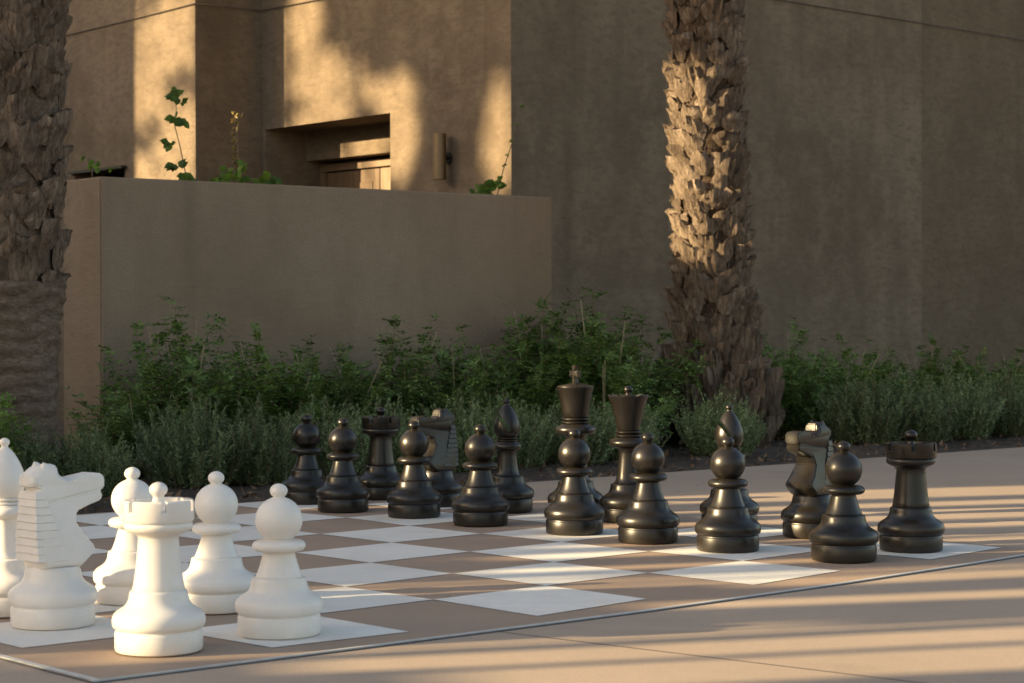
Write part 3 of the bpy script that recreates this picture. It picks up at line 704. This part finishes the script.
# ------------------------------------------------------------------ plants
def leafquad(V, F, p, d, n, L, wd, fold=.15):
    """a small pointed leaf (two triangles each side of the midrib)"""
    s = d.cross(n); 
    if s.length < 1e-4: s = d.orthogonal()
    s.normalize(); k = len(V)
    V += [p, p + d * (L * .45) + s * wd * .5 - n * wd * fold, p + d * L, p + d * (L * .45) - s * wd * .5 - n * wd * fold]
    F.append((k, k + 1, k + 2, k + 3))
def rnd_dir(rg, zmin=-1):
    while True:
        v = Vector((rg.uniform(-1, 1), rg.uniform(-1, 1), rg.uniform(zmin, 1)))
        if .05 < v.length < 1: return v.normalized()
def grey_bush(seed, H=.42, Rr=.32, ntw=280):
    rg = random.Random(seed); V, F = [], []; SV, SF = [], []
    for _ in range(ntw):
        t = rg.uniform(0, 6.283); q = math.sqrt(rg.random()); lean = q * .75
        h = H * (1.05 - .42 * q) * rg.uniform(.7, 1.12)
        d = Vector((math.cos(t) * lean, math.sin(t) * lean, 1)).normalized()
        p = Vector((math.cos(t), math.sin(t), 0)) * Rr * q * .45; step = .010; n = int(h / step); pts = [p.copy()]
        w1 = Vector((rg.uniform(-1, 1), rg.uniform(-1, 1), 0)) * .35
        for i in range(n):
            d = (d + Vector((0, 0, .028)) + w1 * .03 + rnd_dir(rg) * .07).normalized(); p = p + d * step; pts.append(p.copy())
            f = i / n
            if f > .12:
                for _k in range(2 if f < .5 else 3):
                    ld = (rnd_dir(rg) + d * .55).normalized(); L = rg.uniform(.018, .034) * (1 - .25 * f)
                    leafquad(V, F, p, ld, d, L, L * .26)
        if rg.random() < .5:
            v_, f_ = tube(pts[::4], .0016, 3); o_ = len(SV); SV += v_; SF += [tuple(i + o_ for i in q_) for q_ in f_]
    return (V, F), (SV, SF)
def leafy_bush(seed, H=.8, Rr=.46, ns=84, bare=3):
    """arching stems with small compound leaves"""
    rg = random.Random(seed); V, F = [], []; SV, SF = [], []; PV, PF = [], []
    for si in range(ns):
        t = rg.uniform(0, 6.283); q = rg.random() ** .6; lean = q * .9; h = H * rg.uniform(.55, 1.1) * (1.08 - .35 * q)
        d = Vector((math.cos(t) * lean, math.sin(t) * lean, 1.1)).normalized(); p = Vector((math.cos(t), math.sin(t), 0)) * Rr * q * .4
        step = .02; n = int(h / step); pts = [p.copy()]
        for i in range(n):
            f = i / n; d = (d + Vector((math.cos(t), math.sin(t), -.5)) * .035 * f * q + rnd_dir(rg) * .10 + Vector((0, 0, .02))).normalized(); p = p + d * step; pts.append(p.copy())
            if f > .18 and rg.random() < .85:
                for _k in range(rg.choice((1, 1, 2))):
                    rd = (rnd_dir(rg) + d * .4); rd.z *= .6; rd = rd.normalized(); side = rd.cross(Vector((0, 0, 1))).normalized(); up = side.cross(rd).normalized()
                    L = rg.uniform(.05, .095); q0 = p.copy(); nl = rg.choice((2, 3, 3, 4))
                    for j in range(nl):
                        f2 = (j + .6) / nl; bp_ = q0 + rd * L * f2 - Vector((0, 0, .25 * L * f2 * f2)); ls = rg.uniform(.026, .045)
                        for sg in (-1, 1):
                            leafquad(V, F, bp_, (side * sg * .9 + rd * .45 + up * rg.uniform(-.35, .25)).normalized(), up, ls, ls * .48)
                    leafquad(V, F, q0 + rd * L - Vector((0, 0, .25 * L)), (rd - up * .25).normalized(), up, .036, .017)
        v_, f_ = tube(pts[::3] if len(pts) > 6 else pts, [.0042 * (1 - .7 * i / len(pts[::3])) for i in range(len(pts[::3]))] if len(pts) > 6 else .003, 4)
        if si < bare: o_ = len(PV); PV += v_; PF += [tuple(i + o_ for i in q_) for q_ in f_]
        else: o_ = len(SV); SV += v_; SF += [tuple(i + o_ for i in q_) for q_ in f_]
    # a few bare pale stalks that lean out of the leaves
    for _ in range(bare):
        t = rg.uniform(0, 6.283); l = rg.uniform(.15, .4); h = H * rg.uniform(.7, 1.0)
        pts = [Vector((math.cos(t) * .05 + math.cos(t) * l * f, math.sin(t) * .05 + math.sin(t) * l * f - .05, h * f)) for f in (0, .25, .5, .75, 1)]
        v_, f_ = tube(pts, [.006, .0055, .005, .004, .003], 5); o_ = len(PV); PV += v_; PF += [tuple(i + o_ for i in q_) for q_ in f_]
    return (V, F), (SV, SF), (PV, PF)
def make_grey(seed, **k):
    r = empty('grey_shrub', (0, 0, 0)); a, b = grey_bush(seed, **k)
    mk('foliage', *a, M['leaf_grey'], r, False); mk('stems', *b, M['twig'], r, False); return r
def make_leafy(seed, mat='leaf_dark', **k):
    r = empty('leafy_shrub', (0, 0, 0)); a, b, c = leafy_bush(seed, **k)
    mk('foliage', *a, M[mat], r, False); mk('stems', *b, M['twig'], r, False); mk('bare_stalks', *c, M['twig_pale'], r, False); return r
greys = [make_grey(s) for s in (1, 2, 3, 4)]
leafs = [make_leafy(s) for s in (21, 22, 23, 24)]
GH, LH = .40, .78
fresh = make_leafy(27, 'leaf_mid')
gused, lused = set(), set()
fused = 0
fr = [(1.62, 3.70, .36, 'grey-green low bush in front of the left palm'), (2.06, 3.72, .30, 'small grey-green bush under the end of the garden wall'),
      (2.60, 3.80, .40, 'round grey-green bush behind the white pawns'), (2.92, 3.72, .36, 'grey-green bush just right of the round one behind the white pawns'),
      (3.30, 3.78, .38, 'grey-green bush behind the leftmost black pawn'), (3.66, 3.80, .36, 'grey-green bush behind the left black rook'),
      (4.02, 3.72, .37, 'grey-green bush behind the left black knight'), (4.40, 3.78, .35, 'grey-green bush behind the left black bishop'),
      (4.76, 3.70, .35, 'grey-green bush left of the black king'), (5.14, 3.75, .33, 'grey-green bush behind the black king and queen'),
      (5.74, 3.62, .36, 'grey-green bush at the foot of the right palm'),
      (7.16, 3.78, .43, 'grey-green bush right of the palm, behind the right knight'), (7.50, 3.68, .40, 'grey-green bush in the row behind the right black rook, left of two'),
      (7.95, 3.72, .43, 'grey-green bush in the row above the right black rook'), (8.45, 3.70, .41, 'grey-green bush in the right row, second from the frame edge'),
      (8.98, 3.72, .42, 'grey-green bush in the right row at the frame edge'), (9.5, 3.75, .42, 'grey-green bush past the right edge of the frame')]
for i, (u, v, h, lb) in enumerate(fr):
    src = greys[i % 4]; loc = W(u, v, -.01); s = h / GH
    o = src if (i % 4) not in gused else dup(src, loc)
    gused.add(i % 4); o.location = loc; o.rotation_euler = (0, 0, i * 1.7); o.scale = (s * 1.02, s * 1.02, s); tag(o, lb, 'shrub', 'low grey-green shrubs along the bed')
bk = [(1.35, 3.55, .52, 'leafy shrub at the left frame edge before the palm'), (2.72, 4.42, .42, 'dark leafy shrub under the corner of the garden wall'), (3.04, 4.50, .74, 'tall leafy shrub against the left part of the garden wall'),
      (3.42, 4.45, .64, 'leafy shrub with pale leaning stalks behind the round grey bush'), (3.82, 4.50, .58, 'leafy shrub behind the leftmost black pawns'), (4.25, 4.50, .71, 'tall leafy shrub above the left black rook'),
      (4.62, 4.45, .62, 'leafy shrub above the left black knight'), (5.02, 4.50, .61, 'leafy shrub above the left black bishop'), (5.40, 4.52, .80, 'tall bright leafy shrub at the right end of the garden wall'),
      (5.80, 4.60, .86, 'tallest leafy shrub, between the garden wall and the right palm'), (6.14, 4.85, .66, 'leafy shrub just left of the right palm'), (5.45, 4.15, .55, 'leafy shrub right behind the black king'), (7.30, 4.50, .66, 'leafy shrub just right of the right palm'),
      (7.72, 4.50, .58, 'leafy shrub against the building right of the palm'), (8.22, 4.50, .54, 'leafy shrub below the seam in the building wall, left side'), (8.75, 4.50, .58, 'leafy shrub right of the wall seam'),
      (9.25, 4.50, .52, 'leafy shrub near the right frame edge'), (9.75, 4.50, .52, 'leafy shrub past the right frame edge')]
for i, (u, v, h, lb) in enumerate(bk):
    src = leafs[i % 4]; loc = W(u, v, -.01); s = h / LH
    if i in (0, 3, 8, 13, 15):  # the first shrub takes the yellower leaves in place of a sunlit sprig
        o = fresh if not fused else dup(fresh, loc); fused = 1
    else:
        o = src if (i % 4) not in lused else dup(src, loc); lused.add(i % 4)
    o.location = loc; o.rotation_euler = (0, 0, i * 2.1 + .6); o.scale = (max(.75, s) * .9, max(.75, s) * .9, s); tag(o, lb, 'shrub', 'taller leafy shrubs at the back of the bed')

# vines that climb behind the garden wall
def vine(name, loc, path, leafpos, mat, label, seed, lsize=.06):
    rg = random.Random(seed); r = empty(name, loc + Vector((0, 0, .035))); tag(r, label, 'climbing plant')
    V, F = tube([Vector(p) for p in path], [.004 * (1 - .6 * i / len(path)) for i in range(len(path))], 5); mk('stem', V, F, M['twig'], r)
    V, F = [], []
    for (x, y, z, s) in leafpos:
        for _ in range(4):
            d = Vector((rg.uniform(-1, 1), rg.uniform(-.6, .2), rg.uniform(-.8, .4))).normalized(); n = Vector((rg.uniform(-.3, .3), -1, rg.uniform(0, .8))).normalized()
            L = lsize * .72 * s * rg.uniform(.7, 1.15); p = Vector((x, y, z)); sd_ = d.cross(n).normalized(); k = len(V)
            V += [p, p + d * L * .3 + sd_ * L * .36, p + d * L * .65 + sd_ * L * .27 - n * .004, p + d * L, p + d * L * .65 - sd_ * L * .27 - n * .004, p + d * L * .3 - sd_ * L * .36, p + d * L * .5 + n * .006]
            for a, b in ((0, 1), (1, 2), (2, 3), (3, 4), (4, 5), (5, 0)): F.append((k + a, k + b, k + 6))
    mk('leaves', V, F, M[mat], r, False); return r
def wl(u, v): l = W(u, v, 0); return l
vine('climbing_plant', wl(3.60, 5.46), [(.05, 0, .0), (.05, 0, 1.1), (.03, 0, 1.45), (.0, 0, 1.6), (-.03, 0, 1.72), (-.02, 0, 1.80), (-.03, 0, 1.90)],
     [(.02, 0, 1.46, 1), (.05, 0, 1.44, 1.0), (-.01, 0, 1.50, .9), (-.04, 0, 1.52, .8), (-.05, 0, 1.62, .9), (-.06, 0, 1.63, .8), (.02, 0, 1.74, 1.0), (-.03, 0, 1.76, .9), (.0, 0, 1.75, .7), (-.01, 0, 1.86, .9), (-.03, 0, 1.88, .9), (-.02, 0, 1.91, .6), (.01, 0, 1.84, .7)], 'leaf_fresh', 'tall green climbing plant with heart-shaped leaves in front of the sunlit wall strip', 31, .085)
vine('climbing_plant', wl(3.95, 5.46), [(.0, 0, 0), (.0, 0, 1.45), (.01, 0, 1.6), (.0, 0, 1.72), (.04, 0, 1.82)],
     [(-.03, 0, 1.46, 1.2), (-.08, 0, 1.46, 1.1), (.03, 0, 1.46, 1.1), (0, 0, 1.50, 1.1), (-.05, 0, 1.50, 1), (.04, 0, 1.53, .9), (-.12, 0, 1.44, .9)], 'leaf_fresh', 'green climbing plant with a rusty tip above the garden wall', 32, .075)
vine('climbing_plant', wl(3.96, 5.48), [(.0, 0, 0), (.0, 0, 1.5), (.0, 0, 1.7)], [(.0, 0, 1.52 + .035 * i, .8) for i in range(9)] , 'leaf_rust', 'rusty upright shoot standing over the wall between two green plants', 33, .055)
vine('climbing_plant', wl(4.16, 5.46), [(.0, 0, 0), (.0, 0, 1.46)], [(-.04, 0, 1.44, 1.2), (.03, 0, 1.44, 1.2), (.0, 0, 1.46, 1.2), (.07, 0, 1.43, 1)], 'leaf_fresh', 'low tuft of green leaves over the wall just left of the door', 34, .08)
vine('climbing_plant', wl(3.08, 5.46), [(.0, 0, 0), (.0, 0, 1.48), (-.02, 0, 1.52)], [(-.02, 0, 1.48, .9), (.03, 0, 1.47, .9), (.10, 0, 1.46, .6), (-.05, 0, 1.52, .6)], 'leaf_fresh', 'small pale sprig over the wall below the slot window', 35, .06)
vine('climbing_plant', wl(5.69, 5.46), [(.08, 0, 0), (.08, 0, 1.44), (.12, 0, 1.6), (.17, 0, 1.75), (.20, 0, 1.9), (.22, 0, 2.0)],
     [(.0, 0, 1.46, 1.3), (.04, 0, 1.47, 1.4), (.07, 0, 1.50, 1.4), (-.05, 0, 1.45, 1.2), (.08, 0, 1.53, .9), (.03, 0, 1.50, 1.2), (.12, 0, 1.62, .35), (.14, 0, 1.68, .3), (.17, 0, 1.76, .35), (.20, 0, 1.86, .3), (.23, 0, 1.97, .4)], 'leaf_fresh', 'dark leafy climbing plant with a thin shoot at the sunlit wall corner', 36, .075)

# dry leaves and bark on the bed
rg = random.Random(99); V, F = [], []
for _ in range(2600):
    u = rg.uniform(-2, 12); v = BED + .02 + rg.random() ** 1.5 * 1.6; p = W(u, v, rg.uniform(-.02, .012) + min(.02, (v - BED) * .08))
    leafquad(V, F, p, rnd_dir(rg, -.2), Vector((rg.uniform(-.5, .5), rg.uniform(-.5, .5), 1)).normalized(), rg.uniform(.015, .05), rg.uniform(.01, .03))
for _ in range(46):
    u = rg.uniform(-.5, 10); v = BED - rg.random() ** 2.2 * 1.2; p = W(u, v, .004)
    leafquad(V, F, p, Vector((rg.uniform(-1, 1), rg.uniform(-1, 1), .12)).normalized(), Vector((rg.uniform(-.2, .2), rg.uniform(-.2, .2), 1)).normalized(), rg.uniform(.012, .03), rg.uniform(.006, .014))
o = mk('leaf_litter', V, F, M['litter'], None, False); tag(o, 'dry leaves and bark lying on the planting bed', 'leaf litter', kind='stuff')

# ------------------------------------------------------------------ unseen blockers added at the left to shape the low sunlight
TF = 9.0
def zf(al): return (al + TF) * TE
gaps0 = [  # s0,s1 low; s0,s1 high; bottom, top of the gap
    (3.62, 3.86, 3.52, 3.80, 1.835, 2.6), (3.90, 4.06, 3.86, 4.05, 1.785, 2.6), (4.13, 4.165, 4.14, 4.165, 1.70, 2.6), (4.187, 4.22, 4.19, 4.21, 1.66, 2.02), (4.255, 4.28, 4.245, 4.265, 1.66, 2.02),
    (4.60, 4.69, 4.50, 4.63, 1.97, 2.6), (4.79, 4.97, 4.87, 5.02, 1.72, 2.6), (4.99, 5.035, 5.065, 5.09, 1.66, 2.6), (5.075, 5.11, 5.11, 5.15, 1.66, 2.6), (5.16, 5.19, 5.19, 5.215, 1.66, 2.0),
    (5.33, 5.40, 5.33, 5.41, 1.93, 2.6), (5.63, 5.66, 5.62, 5.79, 1.96, 2.6), (5.90, 5.92, 5.89, 5.97, 2.0, 2.6),
    (6.20, 6.21, 6.15, 6.31, 2.02, 2.6), (6.48, 6.50, 6.43, 6.59, 2.04, 2.6), (6.71, 6.74, 6.66, 6.81, 2.04, 2.6),
    (6.97, 7.00, 6.92, 7.06, 2.04, 2.6), (7.39, 7.40, 7.30, 7.62, 2.06, 2.6)]
GK = TE / .18534
ZL, ZH = 1.75 * GK, 2.174 * GK
shade_screen = empty('added_screen', LW(5.3, -TF, 0)); tag(shade_screen, 'added screen of uneven upright boards, out of the frame, shaped to cast the sun stripes', 'shade_screen')
fl = LW(5.3, -TF, 0)
def lin(a, b, z): return a + (b - a) * (z - ZL) / (ZH - ZL)
shade_screen_top = 2.75
prev = (1.0, 1.0, 1.0, 1.0, 0, 0)
al_n = 0
gaps = [(a, b, c, d, e * GK, f * GK) for a, b, c, d, e, f in gaps0]
for g in gaps + [(7.78, 7.78, 7.78, 7.78, 0, 0)]:
    # shading board between previous gap's right side and this gap's left side
    bm = bmesh.new(); L_, R_ = [], []
    zs = [0.0] + [q_ * GK for q_ in (1.66, 1.75, 1.85, 1.95, 2.05, 2.174, 2.3, 2.6, 2.85)]
    for z in zs:
        zz = min(max(z, 1.66 * GK), 2.30 * GK)
        l = lin(prev[1], prev[3], zz) if prev[0] > 1 else 1.0; r = lin(g[0], g[2], zz)
        if prev[0] > 1 and g[0] < 7.7:
            m1 = lin((prev[0] + prev[1]) / 2, (prev[2] + prev[3]) / 2, zz); l = max(l, m1)
            m2 = lin((g[0] + g[1]) / 2, (g[2] + g[3]) / 2, zz); r = min(r, m2)
        L_.append(LW(l, -TF, z) - fl); R_.append(LW(r, -TF, z) - fl)
    th = A_ * .03
    for i in range(len(zs) - 1):
        a, b, c, d = [bm.verts.new(x) for x in (L_[i], R_[i], R_[i + 1], L_[i + 1])]; bm.faces.new((a, b, c, d))
        a2, b2, c2, d2 = [bm.verts.new(x + th) for x in (L_[i], R_[i], R_[i + 1], L_[i + 1])]; bm.faces.new((a2, d2, c2, b2))
        bm.faces.new((a, d, d2, a2)); bm.faces.new((b, b2, c2, c))
        if i == len(zs) - 2: bm.faces.new((d, c, c2, d2))
    frombm('board', bm, M['wood'], shade_screen)
    if g[4]:   # added boards block the sun below the gap and above some gaps
        bm = bmesh.new(); zb = g[4]; box_bm(bm, LW(g[0] - .05, -TF + .035, 0) - fl, S_ * (g[1] - g[0] + .1), A_ * .02, Vector((0, 0, zb))); frombm('lower_shade_board', bm, M['wood'], shade_screen)
        if g[5] < 2.5 * GK:
            bm = bmesh.new(); box_bm(bm, LW(g[0] - .03, -TF + .035, g[5]) - fl, S_ * (g[1] - g[0] + .06), A_ * .02, Vector((0, 0, 2.84 * GK - g[5]))); frombm('upper_shade_board', bm, M['wood'], shade_screen)
    prev = g

bm = bmesh.new(); box_bm(bm, LW(4.70, -TF + .06, 1.87 * GK) - fl, S_ * .255, A_ * .02, Vector((0, 0, .24))); frombm('shade_rail', bm, M['wood'], shade_screen)  # added strip that keeps the sun off the upper part of one pawn

# unseen wall blocks added for shade, with an opening that lights the palm
def blockwall(name, rects, label, th=.35):
    o = empty(name, LW(rects[0][0], -TF, 0)); l0 = LW(rects[0][0], -TF, 0); tag(o, label, 'building')
    for (s0, s1, z0, z1) in rects:
        bm = bmesh.new(); box_bm(bm, LW(s0, -TF - th, z0) - l0, S_ * (s1 - s0), A_ * th, Vector((0, 0, z1 - z0))); frombm('wall', bm, M['garden_wall'], o)
    return o
def tolight(u, v, z):
    p = W(u, v, z); a = p.dot(A_); return p.dot(S_), z + (a + TF) * TE
ps0, pz0 = tolight(6.50, 4.34, 1.02); _, pz1 = tolight(6.50, 4.34, 2.25)
hs0, hs1 = ps0 - .19, ps0 + .36
ew = tolight(U2, 6.32, 0)[0] - .25; sb = tolight(U1, 10.0, 0)[0]; zlow = tolight(U2, 7, 1.2)[1]
blockwall('added_shade_wall', [(7.784, hs0, 0, 6.6), (hs0 + .001, hs1, 0, pz0), (hs0 + .001, hs1, pz1, 6.6), (hs1 + .001, ew, 0, 6.6), (ew + .001, sb, 0, zlow), (sb + .001, sb + 8, 0, 6.6)], 'added plastered wall blocks, out of the frame, that shade the bed and let sun onto the palm')
# added unseen tree, leaves masked so sun patches fall on the far walls
def lit_E(v, z):
    def el(cv, cz, rv, rz): return ((v - cv) / rv) ** 2 + ((z - cz) / rz) ** 2
    k = min(el(8.60, 2.95, .26, .35), el(8.45, 2.55, .42, .22), el(7.98, 2.42, .16, .22), el(7.50, 2.10, .26, .42), el(7.78, 2.36, .25, .12), el(6.42, 1.95, .19, .42), el(8.3, 2.25, .35, .18) * 1.5, el(8.55, 1.98, .30, .42))
    return k
rg = random.Random(5); V, F = [], []; tr0 = LW((ew + sb) / 2, -19.0, 0)
sE0, sE1 = tolight(U2, VF, 0)[0], tolight(U2, 8.86, 0)[0]
def s_to_vE(s): return VF + (s - sE0) / (sE1 - sE0) * (8.86 - VF)
def s_to_vB(s):
    a = tolight(U1, VC, 0)[0]; b = tolight(U1, 10.0, 0)[0]; return VC + (s - a) / (b - a) * (10.0 - VC)
for _ in range(62000):
    s = rg.uniform(ew - .5, sb + .6); al = rg.uniform(-19.8, -18.2); ze = rg.uniform(1.1, 3.9)
    if s < sE1:
        v = s_to_vE(s); a_ = W(U2, v, 0).dot(A_); z = ze + (a_ - al) * TE; k = lit_E(v, ze)
        q_ = min(1, max(0, (k - .42) / 1.5)); keep = q_ * q_ * (3 - 2 * q_) + .003
    else:
        v = s_to_vB(s); a_ = W(U1, v, 0).dot(A_); z = ze + (a_ - al) * TE
        d = math.sin(v * 5.0 + ze * 6.5 + 1.0) + .5 * math.sin(ze * 13 - v * 4); keep = .03 if d < .7 else .45
        keep *= .6
        if ze > 3.3: keep = .6
    if rg.random() > keep: continue
    p = LW(s, al, z) - tr0; leafquad(V, F, p, rnd_dir(rg), (rnd_dir(rg) * .6 - A_).normalized(), rg.uniform(.05, .10), rg.uniform(.035, .06))
tree = empty('added_shade_tree', tr0); tag(tree, 'added broadleaf tree, out of the frame, its leaves set to dapple the far walls with sun', 'tree')
mk('crown', V, F, M['leaf_dark'], tree, False)
V, F = tube([(0, 0, 0), (.05, .02, 2.0), (-.03, .05, 4.2), (.1, .0, 6.6), (.0, .1, 8.6)], [.16, .13, .11, .08, .04], 10)
V2, F2 = tube([(.0, .0, 4.4), (.3, .5, 6.3), (.5, 1.1, 8.2)], [.08, .05, .02], 8); V3, F3 = tube([(.0, .0, 4.6), (.2, -.6, 6.5), (.3, -1.2, 8.3)], [.08, .05, .02], 8)
V, F = merge([(V, F), (V2, F2), (V3, F3)]); mk('trunk', V, F, M['rough_bark'], tree)
